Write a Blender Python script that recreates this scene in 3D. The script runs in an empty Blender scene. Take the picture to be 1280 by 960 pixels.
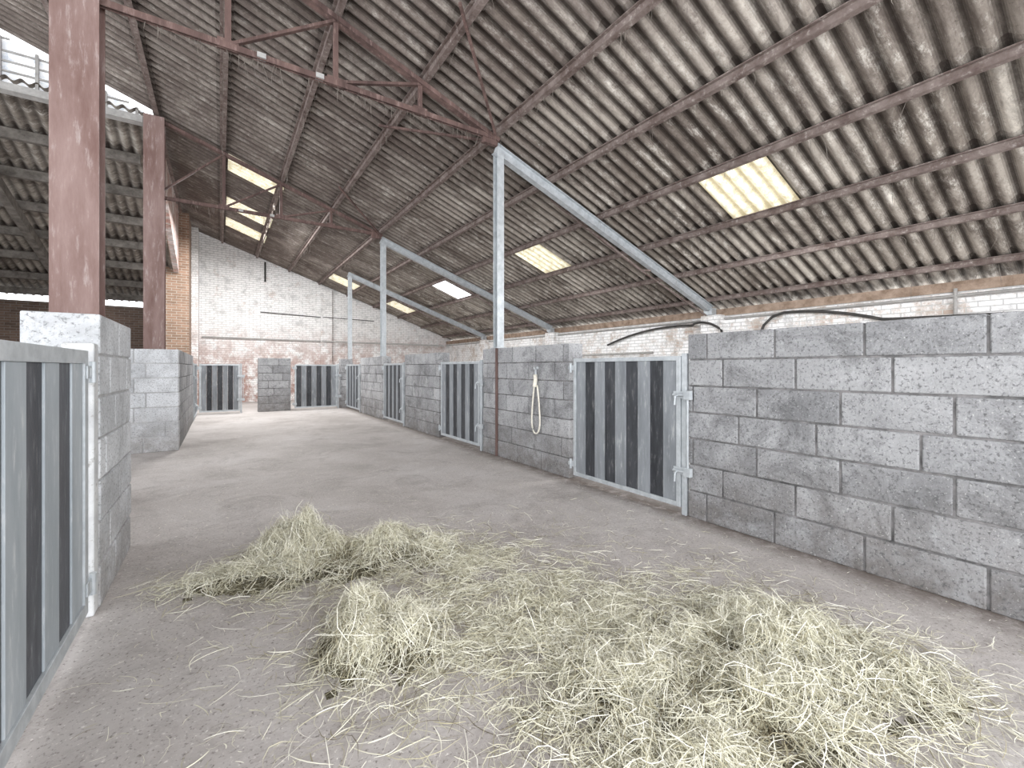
import bpy, math, random
import numpy as np
from mathutils import Vector, Matrix
random.seed(7); rng=np.random.default_rng(7)
S=bpy.context.scene
try:
    S.view_settings.view_transform='Standard'; S.view_settings.look='None'
except Exception: pass

# ------------------------------------------------------------ materials
def newmat(name):
    m=bpy.data.materials.new(name); m.use_nodes=True
    nt=m.node_tree; b=nt.nodes['Principled BSDF']
    b.inputs['Specular IOR Level'].default_value=.25
    return m,nt,b
def ramp(nt,fac,stops):
    r=nt.nodes.new('ShaderNodeValToRGB'); e=r.color_ramp.elements
    while len(e)<len(stops): e.new(0.5)
    for i,(p,c) in enumerate(stops):
        e[i].position=p; e[i].color=(c[0],c[1],c[2],1)
    nt.links.new(fac,r.inputs[0]); return r.outputs[0]
def g(v): return (v,v,v)
def noise(nt,vec,scale,detail=6,rough=.6,dist=0):
    n=nt.nodes.new('ShaderNodeTexNoise'); n.inputs['Scale'].default_value=scale
    n.inputs['Detail'].default_value=detail; n.inputs['Roughness'].default_value=rough
    n.inputs['Distortion'].default_value=dist
    nt.links.new(vec,n.inputs['Vector']); return n.outputs['Fac']
def mix(nt,a,b,fac,mode='MIX'):
    m=nt.nodes.new('ShaderNodeMix'); m.data_type='RGBA'; m.blend_type=mode
    for sock,v in ((m.inputs[0],fac),(m.inputs[6],a),(m.inputs[7],b)):
        if isinstance(v,(int,float)): sock.default_value=v
        elif isinstance(v,tuple): sock.default_value=(v[0],v[1],v[2],1)
        else: nt.links.new(v,sock)
    return m.outputs[2]
def math_(nt,op,a,b):
    m=nt.nodes.new('ShaderNodeMath'); m.operation=op
    for s,v in zip(m.inputs,(a,b)):
        if isinstance(v,(int,float)): s.default_value=v
        else: nt.links.new(v,s)
    return m.outputs[0]
def bump(nt,b,h,strength=.4,dist=.01):
    n=nt.nodes.new('ShaderNodeBump'); n.inputs['Strength'].default_value=strength
    n.inputs['Distance'].default_value=dist
    nt.links.new(h,n.inputs['Height']); nt.links.new(n.outputs[0],b.inputs['Normal'])
def coords(nt): 
    return nt.nodes.new('ShaderNodeNewGeometry').outputs['Position']
def stretch(nt,P,sc):
    st=nt.nodes.new('ShaderNodeMapping'); st.inputs['Scale'].default_value=sc; nt.links.new(P,st.inputs[0]); return st.outputs[0]
def attr(nt,name):
    a=nt.nodes.new('ShaderNodeAttribute'); a.attribute_name=name; return a.outputs['Fac']
def axfade(nt,P,ax,z0,z1):
    s=nt.nodes.new('ShaderNodeSeparateXYZ'); nt.links.new(P,s.inputs[0])
    mr=nt.nodes.new('ShaderNodeMapRange'); nt.links.new(s.outputs[ax],mr.inputs[0])
    mr.inputs[1].default_value=z0; mr.inputs[2].default_value=z1; mr.inputs[3].default_value=1; mr.inputs[4].default_value=0
    return mr.outputs[0]

def simple(name,c1,c2,scale=8,rough=.7,metal=0,bs=.2,bd=.005,speck=None,streak=False):
    m,nt,b=newmat(name); P=coords(nt)
    Q=stretch(nt,P,(1,1,.18)) if streak else P
    col=ramp(nt,noise(nt,Q,scale,8,.7),[(.35,c1),(.65,c2)])
    if speck:
        col=mix(nt,col,speck,ramp(nt,noise(nt,Q,scale*4,6,.7),[(.56,g(0)),(.70,g(.8))]))
    nt.links.new(col,b.inputs['Base Color'])
    b.inputs['Roughness'].default_value=rough; b.inputs['Metallic'].default_value=metal
    bump(nt,b,noise(nt,P,scale*6,4),bs,bd); return m

def floor_mat():
    m,nt,b=newmat('worn_concrete_floor'); P=coords(nt)
    c=ramp(nt,noise(nt,P,.7,8,.65,.4),[(.3,(.37,.34,.32)),(.5,(.49,.455,.435)),(.7,(.58,.55,.535))])
    c=mix(nt,c,(.29,.262,.245),ramp(nt,noise(nt,P,1.8,12,.82,.8),[(.49,g(0)),(.66,g(.7))]))
    c=mix(nt,c,(.70,.67,.65),ramp(nt,noise(nt,P,7,12,.85,.5),[(.54,g(0)),(.68,g(.5))]))
    c=mix(nt,c,(.82,.79,.74),ramp(nt,noise(nt,P,48,4,.7),[(.60,g(0)),(.68,g(.8))]))
    c=mix(nt,c,(.15,.13,.115),ramp(nt,noise(nt,P,70,3,.6),[(.57,g(0)),(.70,g(.8))]))
    c=mix(nt,c,(.16,.14,.125),ramp(nt,noise(nt,P,16,10,.85),[(.60,g(0)),(.70,g(.7))]))
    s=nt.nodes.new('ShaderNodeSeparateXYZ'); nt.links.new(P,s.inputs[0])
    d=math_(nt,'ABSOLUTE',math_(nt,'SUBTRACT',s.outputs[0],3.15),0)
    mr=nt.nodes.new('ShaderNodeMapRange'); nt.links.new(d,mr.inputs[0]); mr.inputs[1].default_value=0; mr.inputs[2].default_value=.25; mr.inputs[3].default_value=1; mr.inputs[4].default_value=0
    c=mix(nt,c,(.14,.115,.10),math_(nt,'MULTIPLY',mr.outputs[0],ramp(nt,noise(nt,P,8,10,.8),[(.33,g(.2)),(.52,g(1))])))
    nt.links.new(c,b.inputs['Base Color']); b.inputs['Roughness'].default_value=.8
    bump(nt,b,noise(nt,P,22,10,.75),.5,.012); return m
def block_mat(name,dark,mid,light,grime=.8,near=None):
    m,nt,b=newmat(name); P=coords(nt)
    t=attr(nt,'tone')
    c=ramp(nt,t,[(0,dark),(.5,mid),(1,light)])
    c=mix(nt,c,tuple(min(1,x*1.45) for x in mid),ramp(nt,noise(nt,P,2.2,12,.8,.5),[(.46,g(0)),(.62,g(.6))]))
    c=mix(nt,c,tuple(x*.40 for x in mid),ramp(nt,noise(nt,P,2.4,12,.8,.9),[(.48,g(0)),(.63,g(grime))]))
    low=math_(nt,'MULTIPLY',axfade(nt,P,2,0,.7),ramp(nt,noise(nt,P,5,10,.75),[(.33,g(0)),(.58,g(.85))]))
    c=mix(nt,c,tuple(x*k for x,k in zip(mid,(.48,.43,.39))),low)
    c=mix(nt,c,tuple(x*.28 for x in mid),ramp(nt,noise(nt,P,62,4,.7),[(.53,g(0)),(.65,g(.75))]))
    c=mix(nt,c,(.75,.745,.73),ramp(nt,noise(nt,P,80,4,.7),[(.60,g(0)),(.68,g(.6))]))
    c=mix(nt,c,(.84,.84,.82),ramp(nt,noise(nt,P,5,12,.85),[(.63,g(0)),(.67,g(.85))]))
    nt.links.new(c,b.inputs['Base Color']); b.inputs['Roughness'].default_value=.9
    bump(nt,b,noise(nt,P,50,6,.75),.8,.012); return m
def brick_mat(name,c1,c2,mortar,paint=None,pfac=(.4,.6),bw=.23,bh=.075,lowred=False):
    m,nt,b=newmat(name); P=coords(nt)
    s=nt.nodes.new('ShaderNodeSeparateXYZ'); nt.links.new(P,s.inputs[0])
    a=math_(nt,'ADD',s.outputs[0],s.outputs[1])
    cb=nt.nodes.new('ShaderNodeCombineXYZ'); nt.links.new(a,cb.inputs[0]); nt.links.new(s.outputs[2],cb.inputs[1])
    k=nt.nodes.new('ShaderNodeTexBrick'); nt.links.new(cb.outputs[0],k.inputs['Vector'])
    k.inputs['Scale'].default_value=1; k.inputs['Brick Width'].default_value=bw; k.inputs['Row Height'].default_value=bh
    k.inputs['Mortar Size'].default_value=.008; k.inputs['Mortar Smooth'].default_value=.3
    k.inputs['Color1'].default_value=(*c1,1); k.inputs['Color2'].default_value=(*c2,1); k.inputs['Mortar'].default_value=(*mortar,1)
    c=k.outputs['Color']
    c=mix(nt,c,tuple(x*.5 for x in c2),ramp(nt,noise(nt,P,4,10,.8),[(.5,g(0)),(.7,g(.7))]))
    if paint:
        f=ramp(nt,noise(nt,P,1.6,12,.8),[(pfac[0],g(1)),(pfac[1],g(.1))])
        pc=ramp(nt,noise(nt,P,3,12,.8),[(.37,tuple(x*.58 for x in paint)),(.50,paint)])
        pc=mix(nt,pc,tuple(x*.62 for x in paint),k.outputs['Fac'])
        c=mix(nt,c,pc,f)
        if lowred:
            mr=axfade(nt,P,2,1.0,2.9)
            mm=math_(nt,'MULTIPLY',math_(nt,'MULTIPLY',mr,.9),ramp(nt,noise(nt,P,2.5,8,.8),[(.42,g(0)),(.54,g(1))]))
            c=mix(nt,c,(.40,.24,.20),mm)
    nt.links.new(c,b.inputs['Base Color']); b.inputs['Roughness'].default_value=.9
    inv=math_(nt,'SUBTRACT',1,k.outputs['Fac']); bump(nt,b,inv,.8,.01); return m
def roof_mat(name='fibre_cement_sheet',dk=1.0,aisle_dark=True):
    m,nt,b=newmat(name); P=coords(nt)
    Q=stretch(nt,P,(.35,1,.35))
    t=attr(nt,'tone')
    c=ramp(nt,t,[(0,(.27*dk,.235*dk,.20*dk)),(.5,(.43*dk,.385*dk,.335*dk)),(1,(.64*dk,.59*dk,.52*dk))])
    c=mix(nt,c,(.11*dk,.088*dk,.074*dk),ramp(nt,noise(nt,Q,2.0,12,.8,.5),[(.43,g(0)),(.60,g(.85))]))
    c=mix(nt,c,(.90*dk,.86*dk,.78*dk),ramp(nt,noise(nt,Q,7,12,.85),[(.52,g(0)),(.64,g(.8))]))
    if aisle_dark:   # sheets turn darker and browner towards the aisle
        s=math_(nt,'MULTIPLY',axfade(nt,P,0,2.2,6.0),ramp(nt,noise(nt,P,1.5,12,.85,.5),[(.36,g(.25)),(.56,g(.85))]))
        c=mix(nt,c,(.125,.098,.088),s)
    c=mix(nt,c,(.08,.062,.052),ramp(nt,noise(nt,P,24,8,.85),[(.55,g(0)),(.68,g(.85))]))
    d=math_(nt,'MULTIPLY',attr(nt,'dirt_shade'),ramp(nt,noise(nt,Q,5,8,.75),[(.30,g(.62)),(.52,g(1))]))  # groove dirt deepened with painted shade along the corrugations
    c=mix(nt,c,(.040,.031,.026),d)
    nt.links.new(c,b.inputs['Base Color']); b.inputs['Roughness'].default_value=.95
    bump(nt,b,noise(nt,P,45,6,.75),.8,.01); return m
def glow_mat(name,c1,c2,strength,scale=3,dirt_shade=None):
    m,nt,b=newmat(name); P=coords(nt)
    c=ramp(nt,noise(nt,P,scale,12,.8),[(.40,c1),(.58,c2)])
    if dirt_shade: c=mix(nt,c,dirt_shade,math_(nt,'MULTIPLY',attr(nt,'dirt_shade'),.85))  # same groove shading painted into the rooflight colour
    nt.links.new(c,b.inputs['Base Color']); nt.links.new(c,b.inputs['Emission Color'])
    b.inputs['Emission Strength'].default_value=strength; b.inputs['Roughness'].default_value=.5
    return m
def attr_mat(name,stops,rough=.8):
    m,nt,b=newmat(name)
    nt.links.new(ramp(nt,attr(nt,'tone'),stops),b.inputs['Base Color'])
    b.inputs['Roughness'].default_value=rough; return m

M_floor=floor_mat()
M_block=block_mat('concrete_block',(.27,.272,.28),(.365,.367,.375),(.46,.462,.47))
M_blockL=block_mat('lit_concrete_block',(.52,.535,.555),(.63,.645,.665),(.75,.765,.785),.40)  # same blocks, colour raised to paint in the light on the left
M_mortar=simple('mortar',(.08,.08,.08),(.28,.27,.27),9)
M_mortarL=simple('mortar_lit',(.34,.34,.35),(.58,.58,.58),9)  # mortar lightened to go with the painted-lit left blocks
M_wbrick=brick_mat('white_painted_brick',(.48,.30,.24),(.40,.30,.25),(.5,.47,.43),(.95,.94,.93),(.56,.70),lowred=True)
M_obrick=brick_mat('flaking_white_brick',(.45,.33,.26),(.5,.42,.36),(.6,.58,.54),(.90,.89,.88),(.50,.60))
M_vbrick=brick_mat('red_flaking_brick',(.55,.24,.18),(.42,.22,.17),(.6,.55,.5),(.88,.82,.80),(.40,.56))
M_rbrick=brick_mat('brown_brick',(.36,.23,.16),(.26,.17,.12),(.46,.42,.37))
M_dbrick=brick_mat('dark_brick',(.20,.14,.11),(.14,.10,.08),(.24,.22,.2))
M_roof=roof_mat(); M_roofD=roof_mat('dark_fibre_cement_sheet',.8,False)
M_sky=glow_mat('translucent_rooflight_sheet',(.50,.45,.31),(1,.96,.78),.78,9,(.42,.36,.22))
M_skyW=glow_mat('clear_rooflight_sheet',(.85,.9,1),(1,1,1),3.0,3)
M_glaz=glow_mat('bright_glazing',(.50,.54,.60),(1,1,1),.42,2.5)
M_rust=simple('rusty_red_steel',(.085,.055,.05),(.20,.13,.115),5,.7,.1,speck=(.30,.22,.20),streak=True)
M_stan=simple('rusty_stanchion_steel',(.19,.115,.10),(.33,.235,.215),5,.7,.1,speck=(.44,.37,.35),streak=True)
M_purl=simple('purlin_steel',(.12,.085,.075),(.28,.23,.21),5,.75,.1,speck=(.45,.41,.38))
M_galv=simple('galvanised_steel',(.42,.45,.47),(.60,.63,.65),10,.5,.3)
M_galvD=simple('grey_steel_slat',(.20,.215,.23),(.32,.34,.36),7,.5,.1,speck=(.50,.51,.51),streak=True)
M_galvL=simple('blue_grey_slat',(.34,.38,.41),(.47,.51,.54),7,.5,.1,speck=(.62,.64,.65),streak=True)
M_black=simple('black_slat',(.028,.03,.034),(.07,.074,.082),9,.45,0,speck=(.20,.20,.20),streak=True)
M_slate=simple('dark_blue_slat',(.045,.05,.06),(.10,.108,.125),9,.45,0,speck=(.22,.23,.24),streak=True)
M_wood=simple('old_timber',(.20,.14,.10),(.42,.32,.25),6,.85)
M_dwood=simple('dark_timber',(.09,.08,.07),(.22,.20,.18),6,.85)
M_cable=simple('black_cable',(.03,.03,.03),(.07,.065,.06),10,.6)
M_pipe=simple('grey_conduit',(.35,.34,.33),(.5,.49,.47),10,.6)
M_rope=simple('white_rope',(.70,.66,.56),(.88,.85,.76),40,.9)
M_render=simple('pale_render',(.50,.51,.52),(.74,.75,.75),7,.9,speck=(.30,.29,.28))
M_hay=attr_mat('hay_straw',[(0,(.14,.115,.07)),(.22,(.42,.385,.26)),(.5,(.70,.675,.53)),(1,(.97,.95,.85))])
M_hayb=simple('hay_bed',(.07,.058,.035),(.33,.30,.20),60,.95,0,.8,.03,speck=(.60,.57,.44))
M_web=simple('cobweb_dust',(.12,.10,.085),(.28,.25,.22),10,.95)

# ------------------------------------------------------------ mesh builder
class MB:
    def __init__(s): s.v=[];s.f=[];s.m=[];s.t=[];s.mats=[]
    def mi(s,m):
        if m not in s.mats: s.mats.append(m)
        return s.mats.index(m)
    def add(s,vs,fs,m,t=.5):
        o=len(s.v); s.v+= [tuple(v) for v in vs]; k=s.mi(m)
        for f in fs: s.f.append(tuple(i+o for i in f)); s.m.append(k); s.t.append(t)
    def box(s,a,b,m,t=.5):
        x0,y0,z0=a;x1,y1,z1=b
        vs=[(x0,y0,z0),(x1,y0,z0),(x1,y1,z0),(x0,y1,z0),(x0,y0,z1),(x1,y0,z1),(x1,y1,z1),(x0,y1,z1)]
        s.add(vs,[(0,3,2,1),(4,5,6,7),(0,1,5,4),(1,2,6,5),(2,3,7,6),(3,0,4,7)],m,t)
    def beam(s,p,q,w,h,m,up=(0,0,1)):
        p=Vector(p);q=Vector(q);d=(q-p).normalized();u=Vector(up)
        if abs(d.dot(u))>.98: u=Vector((1,0,0))
        r=d.cross(u).normalized();u=r.cross(d).normalized()
        vs=[]
        for c in (p,q):
            for a,b in ((-1,-1),(1,-1),(1,1),(-1,1)): vs.append(c+r*a*w/2+u*b*h/2)
        s.add(vs,[(0,1,2,3),(7,6,5,4),(0,4,5,1),(1,5,6,2),(2,6,7,3),(3,7,4,0)],m)
    def ibeam(s,p,q,w,h,m,up=(0,0,1),t=.012):
        P=Vector(p);Q=Vector(q);d=(Q-P).normalized();u=Vector(up)
        if abs(d.dot(u))>.98: u=Vector((1,0,0))
        r=d.cross(u).normalized();u=r.cross(d).normalized()
        s.beam(P+u*(h/2-t/2),Q+u*(h/2-t/2),w,t,m,up); s.beam(P-u*(h/2-t/2),Q-u*(h/2-t/2),w,t,m,up)
        s.beam(P,Q,t,h-2*t,m,up)
    def angle(s,p,q,w,m,t=.008):
        P=Vector(p);Q=Vector(q);d=(Q-P).normalized();u=Vector((0,0,1))
        if abs(d.dot(u))>.98: u=Vector((1,0,0))
        r=d.cross(u).normalized();u=r.cross(d).normalized()
        s.beam(P+u*w/2,Q+u*w/2,w,t,m); s.beam(P+r*w/2,Q+r*w/2,t,w,m)
    def tube(s,pts,r,m,n=8,closed=False):
        pts=[Vector(p) for p in pts];K=len(pts);vs=[]
        for i,p in enumerate(pts):
            a=pts[(i-1)%K] if (closed or i>0) else p; b=pts[(i+1)%K] if (closed or i<K-1) else p
            d=(b-a).normalized();u=Vector((0,0,1)) if abs(d.z)<.9 else Vector((0,1,0))
            x=d.cross(u).normalized();y=x.cross(d)
            for j in range(n):
                an=2*math.pi*j/n; vs.append(p+x*math.cos(an)*r+y*math.sin(an)*r)
        fs=[]
        for i in range(K if closed else K-1):
            for j in range(n):
                a=i*n+j;b=i*n+(j+1)%n;c=((i+1)%K)*n+(j+1)%n;e=((i+1)%K)*n+j
                fs.append((a,b,c,e))
        if not closed: fs+= [tuple(range(n)),tuple((K-1)*n+j for j in reversed(range(n)))]
        s.add(vs,fs,m)
    def obj(s,name,bevel=0,smooth=False,loc=None,rz=0):
        me=bpy.data.meshes.new(name); me.from_pydata(s.v,[],s.f); 
        for m in s.mats: me.materials.append(m)
        me.polygons.foreach_set('material_index',s.m)
        a=me.attributes.new('tone','FLOAT','FACE'); a.data.foreach_set('value',s.t)
        if smooth: me.polygons.foreach_set('use_smooth',[True]*len(s.f))
        me.update()
        o=bpy.data.objects.new(name,me); S.collection.objects.link(o)
        if loc: o.location=loc
        o.rotation_euler=(0,0,rz)
        if bevel:
            b=o.modifiers.new('bevel','BEVEL'); b.width=bevel; b.segments=2; b.limit_method='ANGLE'
        return o

# ------------------------------------------------------------ geometry constants
XW=3.15; YE=13.7; YB=18.0; XO=8.5; Y0=-3.565
def roofz(x): return 4.34-.356*(x-3.25)
PITCH=.177

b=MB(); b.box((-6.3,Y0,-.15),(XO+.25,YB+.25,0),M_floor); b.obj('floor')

# ------------------------------------------------------------ block walls
def block_wall(name,axis,a,c,p,th,mat=M_block,mort=M_mortar,H=7,phase=0.0):
    b=MB(); L=.5; gp=.012; ch=.21
    def bx(u0,u1,z0,z1,inset,m,t):
        if axis=='Y': b.box((p+inset,u0,z0),(p+th-inset,u1,z1),m,t)
        else: b.box((u0,p+inset,z0),(u1,p+th-inset,z1),m,t)
    bx(a+.008,c-.008,0,H*ch-.012,.008,mort,.5)
    for k in range(H):
        off=(.25 if k%2 else 0)+phase+random.choice((0,0,.12,-.1))
        u=a-((off)%L)
        while u<c-.01:
            u0=max(a,u+gp/2); u1=min(c,u+L-gp/2)
            if u1-u0>.03:
                bx(u0,u1,k*ch+(gp if k else .0),(k+1)*ch,random.uniform(-.003,.002),mat,min(1,max(0,random.gauss(.5,.25))))
            u+=L
    return b.obj(name,bevel=.007)
for (a,c) in ((-3.4,2.14),(3.59,5.05),(5.09,5.46),(6.97,8.66),(10.10,12.05)):
    block_wall('stall_block_wall','Y',a,c,XW,.2)
for y in (5.5,8.0,11.0):
    block_wall('stall_partition_wall','X',XW+.22,XO-.24,y,.15,H=6)
block_wall('end_stall_block_wall','X',.86,1.66,YE,.2)
block_wall('end_stall_block_pier','X',2.99,3.35,YE,.2)
block_wall('aisle_block_pier','Y',2.97,3.88,-.78,.28,M_blockL,M_mortarL)
block_wall('left_block_wall','X',-6,-.5,8.0,.2,M_blockL,M_mortarL)
block_wall('left_block_wall','Y',8.22,10.7,-.7,.2,M_block,M_mortar)
block_wall('left_block_wall','X',-6,-.85,3.66,.2,M_blockL,M_mortarL,H=6)
block_wall('left_block_pier','Y',10.76,12.13,-.7,.2)
b=MB(); b.box((-.62,2.873,0),(-.505,2.962,1.32),M_render); b.obj('gate_post',bevel=.008)
b=MB(); b.box((3.13,5.052,0),(3.22,5.088,1.47),M_rust); b.obj('steel_wall_stop')

# ------------------------------------------------------------ gates
def gate(loc,rz,W,H=1.24,z0=.06,n=9,start=0,latch=1,dark=M_black,lite=M_galvD,fr=.038):
    b=MB()
    b.box((0,-.02,z0),(fr,.02,z0+H),M_galv); b.box((W-fr,-.02,z0),(W,.02,z0+H),M_galv)
    b.box((fr,-.02,z0),(W-fr,.02,z0+fr),M_galv); b.box((fr,-.02,z0+H-fr),(W-fr,.02,z0+H),M_galv)
    w=(W-2*fr)/n
    for i in range(n):
        x0=fr+i*w; dk=(i+start)%2
        d=.006 if dk else .012
        b.box((x0+.002,-d,z0+fr),(x0+w-.002,d,z0+H-fr),dark if dk else lite)
    hx=0 if latch==1 else W; sgn=-1 if latch==1 else 1
    for z in (z0+.12,z0+H-.1):
        b.box((min(hx,hx+sgn*.07),-.012,z-.02),(max(hx,hx+sgn*.07),.03,z+.02),M_galv)
        b.tube([(hx+sgn*.03,.03,z-.05),(hx+sgn*.03,.03,z+.05)],.013,M_galv)
        b.box((hx-.03 if latch==1 else hx-.05,.02,z-.03),(hx+.05 if latch==1 else hx+.03,.028,z+.03),M_galv)
    lx=W if latch==1 else 0; sg=1 if latch==1 else -1
    def lb(x0,x1,y0,y1,za,zb,m=M_galv):
        b.box((min(lx+sg*x0,lx+sg*x1),y0,za),(max(lx+sg*x0,lx+sg*x1),y1,zb),m)
    lb(.008,.048,-.03,.012,0,z0+H+.02)
    for z in (z0+.30,z0+.92):
        lb(-.06,.05,.018,.028,z-.03,z+.03); 
        b.tube([(lx-sg*.05,.04,z),(lx+sg*.09,.04,z)],.011,M_galv)
        b.tube([(lx-sg*.01,.04,z),(lx-sg*.01,.075,z-.01),(lx-sg*.01,.08,z-.08)],.008,M_galv)
        lb(.05,.11,.014,.05,z-.035,z+.035)
    b.tube([(lx+sg*.075,.03,z0+.3),(lx+sg*.075,.03,z0+.95)],.009,M_galv)
    return b.obj('stall_gate',bevel=.002,loc=loc,rz=rz)
R90=math.pi/2
gate((XW-.0,2.20,0),R90,1.30,latch=0,start=0)
gate((XW-.0,5.53,0),R90,1.33,latch=0)
gate((XW-.0,8.74,0),R90,1.26,latch=0)
gate((XW-.0,12.12,0),R90,1.45,latch=0)
gate((.44,YE,0),math.pi,.88,n=7,latch=0)
gate((2.90,YE,0),math.pi,1.14,n=8,latch=0)
gate((-.53,2.79,0),-R90,1.5,H=1.22,n=8,latch=1,start=0,lite=M_galvL,dark=M_slate,fr=.06)
gate((-.5,13.55,0),-R90,1.3,n=9,latch=1)

# ------------------------------------------------------------ roof
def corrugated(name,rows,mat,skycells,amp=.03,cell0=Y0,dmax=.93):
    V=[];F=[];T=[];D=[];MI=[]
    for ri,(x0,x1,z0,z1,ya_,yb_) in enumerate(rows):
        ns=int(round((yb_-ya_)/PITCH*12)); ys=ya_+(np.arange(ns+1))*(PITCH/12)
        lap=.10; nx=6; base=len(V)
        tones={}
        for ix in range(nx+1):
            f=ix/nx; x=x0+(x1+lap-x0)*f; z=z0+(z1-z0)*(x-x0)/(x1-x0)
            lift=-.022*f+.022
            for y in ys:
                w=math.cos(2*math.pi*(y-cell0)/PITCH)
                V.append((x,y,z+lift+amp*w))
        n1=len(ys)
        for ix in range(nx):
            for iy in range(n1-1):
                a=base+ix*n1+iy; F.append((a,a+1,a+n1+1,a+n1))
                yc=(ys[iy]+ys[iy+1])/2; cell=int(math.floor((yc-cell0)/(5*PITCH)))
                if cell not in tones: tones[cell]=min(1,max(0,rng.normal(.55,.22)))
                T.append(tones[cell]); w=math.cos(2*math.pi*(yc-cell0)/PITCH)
                d=max(0,(w+.25)/1.25)**1.2*dmax  # recessed half of each wave darkened: dirt plus painted shade
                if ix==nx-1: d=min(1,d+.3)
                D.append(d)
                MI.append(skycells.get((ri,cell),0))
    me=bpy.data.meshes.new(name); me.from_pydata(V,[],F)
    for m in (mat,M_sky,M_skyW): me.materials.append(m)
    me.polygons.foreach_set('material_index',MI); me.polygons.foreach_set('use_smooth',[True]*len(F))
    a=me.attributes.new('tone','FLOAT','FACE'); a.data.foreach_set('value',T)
    a=me.attributes.new('dirt_shade','FLOAT','FACE'); a.data.foreach_set('value',D)
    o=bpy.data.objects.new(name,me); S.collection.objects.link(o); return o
PX=[.04+1.03*k for k in range(-6,9)]
rows=[]
xs=PX+[8.95]
for i in range(len(xs)-1):
    x0,x1=xs[i],xs[i+1]
    ymax=10.35 if x1<-.9 else YB+.2
    rows.append((x0,x1,roofz(x0)+.10,roofz(x1)+.10,Y0,ymax))
def rowof(x): return next(i for i in range(len(xs)-1) if xs[i]<=x<xs[i+1])
def cell(y): return int(math.floor((y-Y0)/(5*PITCH)))
sk={}
r=rowof(5.6)
for y,m in ((3.07,1),(7.5,1),(11.9,2),(16.4,1),(-1.4,1)): sk[(r,cell(y))]=m
r=rowof(.6)
for y in (10.9,13.3,15.2): sk[(r,cell(y))]=1
sk[(rowof(3.68),cell(16.4))]=1
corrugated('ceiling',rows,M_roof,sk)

b=MB()
for x in PX:
    yb=10.3 if x<-1.2 else YB-.02
    z=roofz(x)+.02
    b.beam((x,Y0,z+.02),(x,yb,z+.02),.012,.075,M_purl); b.beam((x+.03,Y0,z-.015),(x+.03,yb,z-.015),.055,.01,M_purl)
    b.beam((x-.02,Y0,z+.055),(x-.02,yb,z+.055),.045,.01,M_purl)
b.obj('roof_purlins')

def leanz(y): return 5.72-(y-10.3)*(5.72-3.35)/(YB-10.3)
LR=[10.3+1.1*k for k in range(7)]+[YB+.3]
rr=[(LR[i],LR[i+1],leanz(LR[i])+.12,leanz(LR[i+1])+.12,-6.28,-1.14) for i in range(len(LR)-1)]
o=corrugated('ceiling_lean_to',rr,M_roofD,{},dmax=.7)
for v in o.data.vertices: v.co=Vector((v.co.y,v.co.x,v.co.z))
b=MB()
for y in LR[1:-1]+[17.85]:
    z=leanz(y)-.02
    b.box((-6.28,y-.05,z-.09),(-1.32,y+.05,z+.09),M_dwood)
b.beam((-3.6,10.6,leanz(10.6)-.22),(-3.6,17.9,leanz(17.9)-.22),.14,.2,M_dwood)
b.obj('lean_to_rafters')

# ------------------------------------------------------------ trusses
def truss(Y,xl=-1.0):
    b=MB(); zt=4.36
    b.angle((xl,Y+.035,zt),(3.2,Y+.035,zt),.06,M_rust,.010); b.beam((xl,Y-.035,zt),(3.2,Y-.035,zt),.012,.06,M_rust)
    b.beam((xl,Y,roofz(xl)-.05),(3.2,Y,roofz(3.2)-.02),.10,.055,M_rust)
    nodes=[xl,.065,1.07,2.06]
    for x in nodes[1:]:
        b.beam((x,Y,zt),(x,Y,roofz(x)-.04),.055,.03,M_rust,up=(0,1,0))
        b.box((x-.09,Y-.02,zt-.03),(x+.09,Y+.02,zt+.07),M_rust)
    for i in range(3):
        b.beam((nodes[i],Y,zt+.02),(nodes[i+1],Y,roofz(nodes[i+1])-.05),.05,.03,M_rust)
    b.box((2.95,Y-.03,zt-.1),(3.18,Y+.03,zt+.06),M_rust)
    for x in (.35,.9):
        b.box((x-.04,Y-.06,zt-.02),(x+.04,Y+.02,zt+.03),M_pipe)
    b.ibeam((xl,Y,0),(xl,Y,roofz(xl)-.05),.30,.24,M_stan,t=.018,up=(0,1,0))
    b.box((xl-.2,Y-.2,0),(xl+.2,Y+.2,.02),M_stan)
    b.obj('roof_truss')
for y in (0,5.13,10.34): truss(y)

def portal(Y):
    b=MB()
    xp=3.25; zb=1.475
    if Y>14: xp=3.45; zb=0
    b.ibeam((xp,Y+.06,zb),(xp,Y+.06,roofz(xp)-.12),.11,.11,M_galv,up=(0,1,0),t=.01)
    b.box((xp-.09,Y-.03,zb),(xp+.09,Y+.15,zb+.012),M_galv)
    b.ibeam((xp-.06,Y+.06,roofz(xp-.06)-.10),(8.42,Y+.06,roofz(8.42)-.10),.10,.15,M_galv,t=.01)
    b.box((8.3,Y-.03,2.28),(8.46,Y+.15,2.42),M_galv)
    b.beam((4.4,Y+.3,roofz(4.4)-.05),(6.3,Y+.1,roofz(6.3)-.30),.035,.035,M_purl)
    b.beam((6.3,Y+.1,roofz(6.3)-.30),(6.9,Y+.1,roofz(6.9)+.0),.035,.035,M_purl)
    b.beam((6.3,Y+.1,roofz(6.3)-.30),(8.4,Y+.1,2.25),.025,.025,M_purl)
    b.obj('steel_portal_frame')
for y in (0,5.13,10.34,14.4): portal(y)
b=MB()
for y in (5.13,10.34):
    b.beam((3.1,y-.1,roofz(3.1)-.03),(1.95,y-1.3,roofz(1.95)-.03),.03,.03,M_rust)
    b.beam((3.1,y+.1,roofz(3.1)-.03),(1.95,y+1.3,roofz(1.95)-.03),.03,.03,M_rust)
b.obj('roof_wind_brace')

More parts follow.
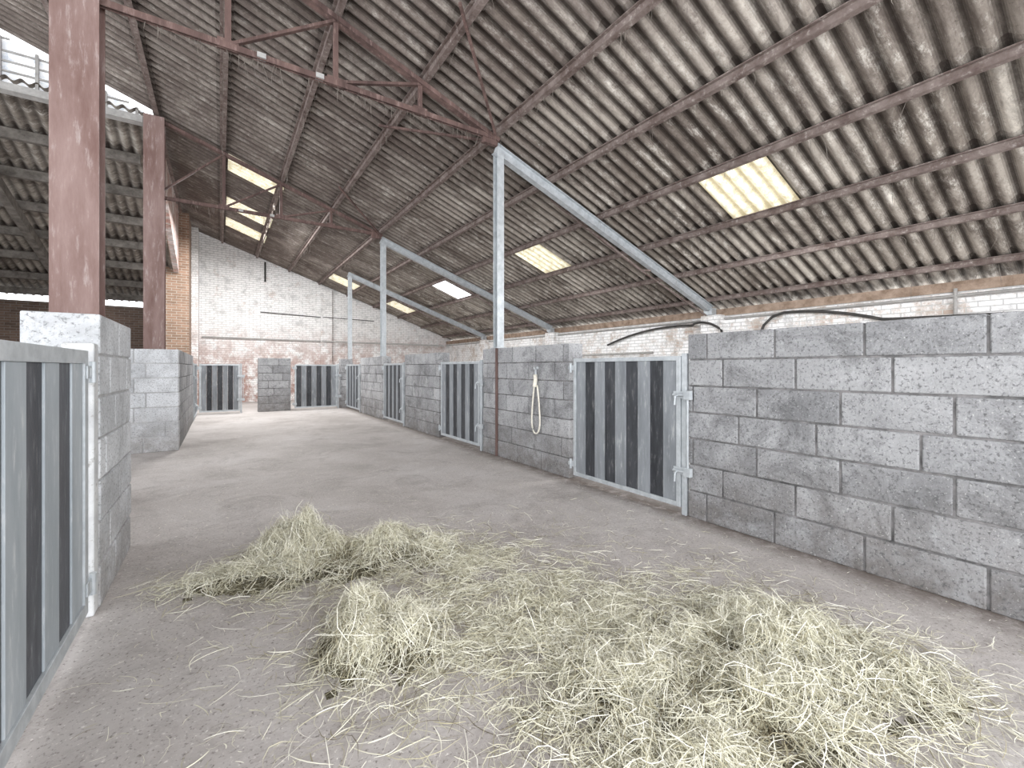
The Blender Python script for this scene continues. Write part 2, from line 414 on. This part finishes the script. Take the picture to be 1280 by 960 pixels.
# ------------------------------------------------------------ outer walls
b=MB()
b.box((XO,Y0,0),(XO+.25,YB,2.26),M_obrick); b.box((XO-.02,Y0,2.26),(XO+.25,YB,2.40),M_wood)
for y in (5.13,10.34,14.4,0): b.box((XO-.22,y-.2,0),(XO,y+.2,2.27),M_obrick)
b.obj('wall_right')
b=MB()
def prism(b,pts,y0,y1,m):
    n=len(pts); vs=[(x,y0,z) for x,z in pts]+[(x,y1,z) for x,z in pts]
    fs=[tuple(range(n)),tuple(reversed(range(n,2*n)))]+[(i,i+n,(i+1)%n+n,(i+1)%n) for i in range(n)]
    b.add(vs,fs,m)
prism(b,[(-1.0,0),(XO+.25,0),(XO+.25,roofz(XO+.25)+.07),(-1.0,roofz(-1)+.07)],YB,YB+.25,M_wbrick)
b.box((3.2,YB-.12,0),(3.6,YB,roofz(3.6)),M_wbrick)
b.obj('wall_end')
b=MB(); b.box((-6.3,YB,0),(-1.0,YB+.25,3.12),M_dbrick); b.obj('wall_lean_to_end')
b=MB()
pts=[(10.5,leanz(10.5)),(15.98,leanz(15.98)),(15.98,roofz(-1)+.0),(10.5,roofz(-1)+.0)]
vs=[(-1.12,y,z) for y,z in pts]+[(-1.0,y,z) for y,z in pts]
b.add(vs,[(0,1,2,3),(7,6,5,4),(0,4,5,1),(1,5,6,2),(2,6,7,3),(3,7,4,0)],M_vbrick)
b.obj('wall_valley')
b=MB(); b.box((-6.55,10.5,0),(-6.3,YB,6),M_dbrick); b.obj('wall_left')
b=MB()
b.box((-1.30,16.0,0),(-.76,17.2,roofz(-.76)-.02),M_rbrick); b.box((-1.0,17.2,0),(-.58,YB-.01,roofz(-.6)-.02),M_wbrick)
b.obj('wall_brick_pier')
b=MB(); yg=10.38
pts=[(-1.15,5.75),(-6.2,5.75),(-6.2,roofz(-6.2)-.06),(-1.15,roofz(-1.15)-.02)]
prism(b,pts,yg,yg+.03,M_glaz)
x=-1.25
while x>-6.2:
    b.box((x-.02,yg-.05,5.72),(x+.02,yg,roofz(x)-.02),M_pipe); x-=.42
for z in (5.86,5.98,6.14,6.3,6.5,6.7,6.9,7.1):
    xr=3.25-(z-4.34)/.356
    if xr<-1.2: b.box((-6.2,yg-.04,z-.012),(min(-1.2,xr),yg-.005,z+.012),M_pipe)
b.box((-6.3,yg-.12,5.64),(-1.16,yg+.06,5.76),M_pipe)
b.obj('window_1')

# ------------------------------------------------------------ pipes & cables & rope
b=MB()
def arc(p,q,sag,n=14):
    p=Vector(p);q=Vector(q); return [p.lerp(q,i/n)+Vector((0,0,-sag*4*(i/n)*(1-i/n))) for i in range(n+1)]
b.tube([(8.44,4.25,1.75),(8.44,4.15,2.0),(8.44,4.0,2.14)]+arc((8.44,3.8,2.2),(8.44,2.4,1.95),-.06)+arc((8.44,2.3,1.94),(8.44,-1.5,1.90),.03),.024,M_cable)
b.tube(arc((8.44,8.1,1.80),(8.44,5.62,2.12),-.12)+arc((8.22,5.45,2.12),(8.22,4.85,1.95),-.08)+[(8.22,4.8,1.7)],.024,M_cable)
b.obj('hanging_cable',smooth=True)
b=MB()
b.tube([(8.46,Y0,2.2),(8.46,YB-.05,2.2)],.02,M_pipe); b.tube([(8.46,1.6,2.3),(8.46,1.6,0)],.022,M_pipe); b.tube([(8.24,12.5,1.55),(8.24,6.5,1.55)],.03,M_pipe)
b.tube([(-.5,YB-.04,2.25),(3.1,YB-.04,2.23),(3.4,YB-.16,2.22),(8.3,YB-.16,2.18)],.03,M_pipe); b.tube([(1.2,YB-.04,3.2),(3.1,YB-.04,3.15),(3.4,YB-.16,3.14),(5.2,YB-.16,3.1)],.014,M_cable)
b.tube([(1.35,YB-.04,5.0),(1.35,YB-.04,4.3)],.03,M_cable)
b.obj('wall_pipes',smooth=True)
b=MB()
ry=4.15; rx=XW-.03; pts=[]
for i in range(28):
    a=2*math.pi*i/28; w=.075*(1-.45*math.cos(a))
    pts.append((rx-.004*math.sin(3*a),ry+math.sin(a)*w,.72+math.cos(a)*.30))
b.tube(pts,.010,M_rope,closed=True)
b.tube([(rx,ry,1.06),(rx,ry+.005,1.2)],.012,M_galv); b.tube([(rx+.03,ry,1.2),(rx-.02,ry,1.2)],.02,M_galv)
b.tube([(rx-.01,ry,1.12),(rx-.012,ry-.01,1.06),(rx-.012,ry+.01,.98)],.024,M_rope)
b.obj('hanging_rope',smooth=True)

# ------------------------------------------------------------ strands helper
def strands(name,pos,az,tilt,L,W,curl,tone,mat,extra=None,roll=None):
    n=len(pos); K=5
    dirv=np.stack([np.cos(az)*np.cos(tilt),np.sin(az)*np.cos(tilt),np.sin(tilt)],1)
    side=np.stack([-np.sin(az),np.cos(az),np.zeros(n)],1)
    upv=np.cross(dirv,side)
    if roll is None: roll=rng.uniform(-.9,.9,n)
    wd=side*np.cos(roll)[:,None]+upv*np.sin(roll)[:,None]
    V=np.zeros((n,K,2,3))
    for k in range(K):
        s=k/(K-1)-.5
        c=pos+dirv*(L*s)[:,None]+side*(curl*L*(s*s*4-1)*.5)[:,None]+upv*(curl*.4*L*(s*s*4-1)*.5)[:,None]
        w=W*(.5 if k in(0,K-1) else 1)
        V[:,k,0]=c-wd*(w/2)[:,None]; V[:,k,1]=c+wd*(w/2)[:,None]
    if name!='hanging_cobwebs': V[...,2]=np.maximum(V[...,2],.002)
    idx=(np.arange(n)*K*2)
    F=[]
    for k in range(K-1):
        F.append(np.stack([idx+2*k,idx+2*k+1,idx+2*k+3,idx+2*k+2],1))
    F=np.stack(F,1).reshape(-1,4); V=V.reshape(-1,3); T=np.repeat(tone,K-1); MI=np.zeros(len(F),int)
    if extra is not None:
        v2,f2=extra; F=np.vstack([F,f2+len(V)]); V=np.vstack([V,v2]); T=np.concatenate([T,np.full(len(f2),.3)]); MI=np.concatenate([MI,np.ones(len(f2),int)])
    me=bpy.data.meshes.new(name); me.vertices.add(len(V)); me.vertices.foreach_set('co',V.ravel())
    me.loops.add(len(F)*4); me.loops.foreach_set('vertex_index',F.ravel().astype(np.int32))
    me.polygons.add(len(F)); me.polygons.foreach_set('loop_start',(np.arange(len(F))*4).astype(np.int32))
    me.materials.append(mat); 
    if extra is not None: me.materials.append(M_hayb)
    me.polygons.foreach_set('material_index',MI.astype(np.int32))
    me.update(calc_edges=True)
    a=me.attributes.new('tone','FLOAT','FACE'); a.data.foreach_set('value',T.astype(np.float32))
    o=bpy.data.objects.new(name,me); S.collection.objects.link(o); return o

def hay(name,blobs,count,bed=True,lift=.016,xmax=3.05,clump=.45,holes=()):
    B=np.array(blobs)
    def H(x,y):
        z=np.zeros_like(x)
        for cx,cy,sx,sy,ro,h,w in blobs:
            dx=x-cx;dy=y-cy;u=dx*math.cos(ro)+dy*math.sin(ro);v=-dx*math.sin(ro)+dy*math.cos(ro)
            q=(u/sx)**2+(v/sy)**2
            z=np.maximum(z,h*np.exp(-q/1.5))
        z=z*(1+.34*np.sin(x*17+y*9)*np.sin(y*21-x*6)+.22*np.sin(x*41-y*13)*np.sin(y*37+x*11))
        for hx,hy,hr in holes: z=z*(1-.8*np.exp(-((x-hx)**2+(y-hy)**2)/hr**2))
        return z
    pr=B[:,6]/B[:,6].sum(); ch=rng.choice(len(B),count,p=pr); b_=B[ch]
    rad=np.abs(rng.normal(0,1,count))**.85*1.2; an=rng.uniform(0,2*np.pi,count)
    u=np.cos(an)*rad*b_[:,2]; v=np.sin(an)*rad*b_[:,3]
    x=b_[:,0]+u*np.cos(b_[:,4])-v*np.sin(b_[:,4]); y=b_[:,1]+u*np.sin(b_[:,4])+v*np.cos(b_[:,4])
    cl=np.sin(x*13+1.3*np.sin(y*9))*np.sin(y*15+1.7*np.sin(x*7))+.5*np.sin(x*31+y*17)*np.sin(y*29-x*23)
    keep=((rng.uniform(0,1,count)<.58+clump*cl)|(H(x,y)>.07))&(x<xmax)&(x>-.42)
    x=x[keep];y=y[keep];n=len(x); h=H(x,y)
    e=.01; gx=(H(x+e,y)-H(x-e,y))/(2*e); gy=(H(x,y+e)-H(x,y-e))/(2*e)
    az=rng.uniform(0,2*np.pi,n); L=rng.gamma(4,.020,n)+.025
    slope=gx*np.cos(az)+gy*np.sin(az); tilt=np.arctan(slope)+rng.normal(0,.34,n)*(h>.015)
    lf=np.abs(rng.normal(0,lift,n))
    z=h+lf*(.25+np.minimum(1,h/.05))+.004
    tone=rng.normal(.50,.25,n)+np.minimum(.25,lf/lift*.17)-.1  # raised strands paler, deep ones darker: occlusion painted into the tone
    for hx,hy,hr in holes: tone-=.55*np.exp(-((x-hx)**2+(y-hy)**2)/hr**2)  # shade in the hollows painted into the strand colour
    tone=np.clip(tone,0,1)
    pos=np.stack([x,y,z],1)
    ex=None
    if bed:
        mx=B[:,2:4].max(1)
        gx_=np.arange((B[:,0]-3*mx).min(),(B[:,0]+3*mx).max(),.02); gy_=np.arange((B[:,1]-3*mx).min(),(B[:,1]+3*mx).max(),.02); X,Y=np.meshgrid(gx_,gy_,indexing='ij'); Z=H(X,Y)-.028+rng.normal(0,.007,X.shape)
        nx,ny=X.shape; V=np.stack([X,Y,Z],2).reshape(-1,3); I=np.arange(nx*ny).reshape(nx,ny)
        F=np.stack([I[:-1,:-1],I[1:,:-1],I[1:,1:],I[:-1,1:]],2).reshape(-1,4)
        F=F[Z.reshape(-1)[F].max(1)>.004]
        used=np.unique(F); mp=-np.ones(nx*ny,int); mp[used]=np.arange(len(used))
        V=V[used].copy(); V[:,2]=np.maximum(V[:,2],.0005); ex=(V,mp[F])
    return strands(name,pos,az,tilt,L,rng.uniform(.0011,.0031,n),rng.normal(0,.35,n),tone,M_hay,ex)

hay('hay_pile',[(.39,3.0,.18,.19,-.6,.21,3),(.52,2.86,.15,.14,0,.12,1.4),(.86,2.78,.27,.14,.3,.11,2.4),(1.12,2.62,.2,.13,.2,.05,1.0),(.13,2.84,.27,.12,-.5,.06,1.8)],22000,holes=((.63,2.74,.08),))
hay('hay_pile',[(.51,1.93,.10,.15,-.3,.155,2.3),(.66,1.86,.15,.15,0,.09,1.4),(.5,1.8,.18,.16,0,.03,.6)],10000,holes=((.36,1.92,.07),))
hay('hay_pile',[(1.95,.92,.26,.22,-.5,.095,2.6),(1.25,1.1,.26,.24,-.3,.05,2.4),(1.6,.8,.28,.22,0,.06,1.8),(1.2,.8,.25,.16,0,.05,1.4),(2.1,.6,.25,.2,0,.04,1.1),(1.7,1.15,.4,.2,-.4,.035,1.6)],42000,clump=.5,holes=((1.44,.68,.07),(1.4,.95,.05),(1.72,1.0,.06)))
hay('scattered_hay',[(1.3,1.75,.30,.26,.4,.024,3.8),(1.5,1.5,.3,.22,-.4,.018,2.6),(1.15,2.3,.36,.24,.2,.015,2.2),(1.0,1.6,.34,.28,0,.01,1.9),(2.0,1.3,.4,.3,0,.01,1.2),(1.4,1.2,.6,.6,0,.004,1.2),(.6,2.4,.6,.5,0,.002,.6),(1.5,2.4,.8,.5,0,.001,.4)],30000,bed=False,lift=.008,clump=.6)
n=3000; x=rng.uniform(-.4,3.1,n); y=rng.uniform(.2,9,n)
strands('floor_straw_litter',np.stack([x,y,np.full(n,.004)],1),rng.uniform(0,6.28,n),np.zeros(n),rng.uniform(.01,.045,n),rng.uniform(.0015,.0035,n),rng.normal(0,.3,n),np.clip(rng.normal(.6,.25,n),0,1),M_hay,roll=np.zeros(n))
n=2400; px=rng.choice(np.array([p for p in PX if p>-1.2]),n); y=rng.uniform(1,17,n); L=rng.gamma(2,.05,n)+.02
z=roofz(px)-.03-L*.45
k=n//8; px[:k]=rng.uniform(-.7,3.0,k); y[:k]=rng.choice(np.array([5.13,10.34]),k); z[:k]=4.34-L[:k]*.45
strands('hanging_cobwebs',np.stack([px,y,z],1),rng.uniform(0,6.28,n),np.full(n,1.45)+rng.normal(0,.18,n),L,rng.uniform(.002,.006,n),rng.normal(0,.3,n),np.full(n,.3),M_web)

# ------------------------------------------------------------ light
w=bpy.data.worlds.new('World'); S.world=w; w.use_nodes=True
bg=w.node_tree.nodes['Background']; bg.inputs[0].default_value=(.94,.965,1,1); bg.inputs[1].default_value=2.85
def area(name,loc,rot,sx,sy,p,col=(1,1,1)):
    l=bpy.data.lights.new(name,'AREA'); l.shape='RECTANGLE'; l.size=sx; l.size_y=sy; l.energy=p; l.color=col
    o=bpy.data.objects.new(name,l); o.location=loc; o.rotation_euler=rot; S.collection.objects.link(o)
area('rear_fill_light',(2,-3.2,2.2),(math.radians(95),0,0),9,4,500,(.97,.98,1))  # unseen fill lamp added behind the camera to brighten the interior
area('rooflight_daylight',(5.7,11.9,2.9),(0,0,0),.9,.9,90)
area('gable_window_daylight',(-3,9.9,6.0),(math.radians(-50),0,0),3,.8,40)
area('end_rooflight_daylight',(.6,13.3,5.05),(0,0,0),1,3.5,470)
area('stall_rooflight_daylight',(5.7,3.0,3.2),(0,0,0),.9,.9,80)
area('stall_rooflight_daylight',(5.7,7.5,3.2),(0,0,0),.9,.9,80)

# ------------------------------------------------------------ camera
c=bpy.data.cameras.new('camera'); c.lens=545/1280*36; c.sensor_width=36; c.shift_y=-20/1280; c.clip_start=.05
o=bpy.data.objects.new('camera',c); o.location=(0,0,1.2); o.rotation_euler=(math.pi/2,0,-math.atan(365/545))
S.collection.objects.link(o); S.camera=o
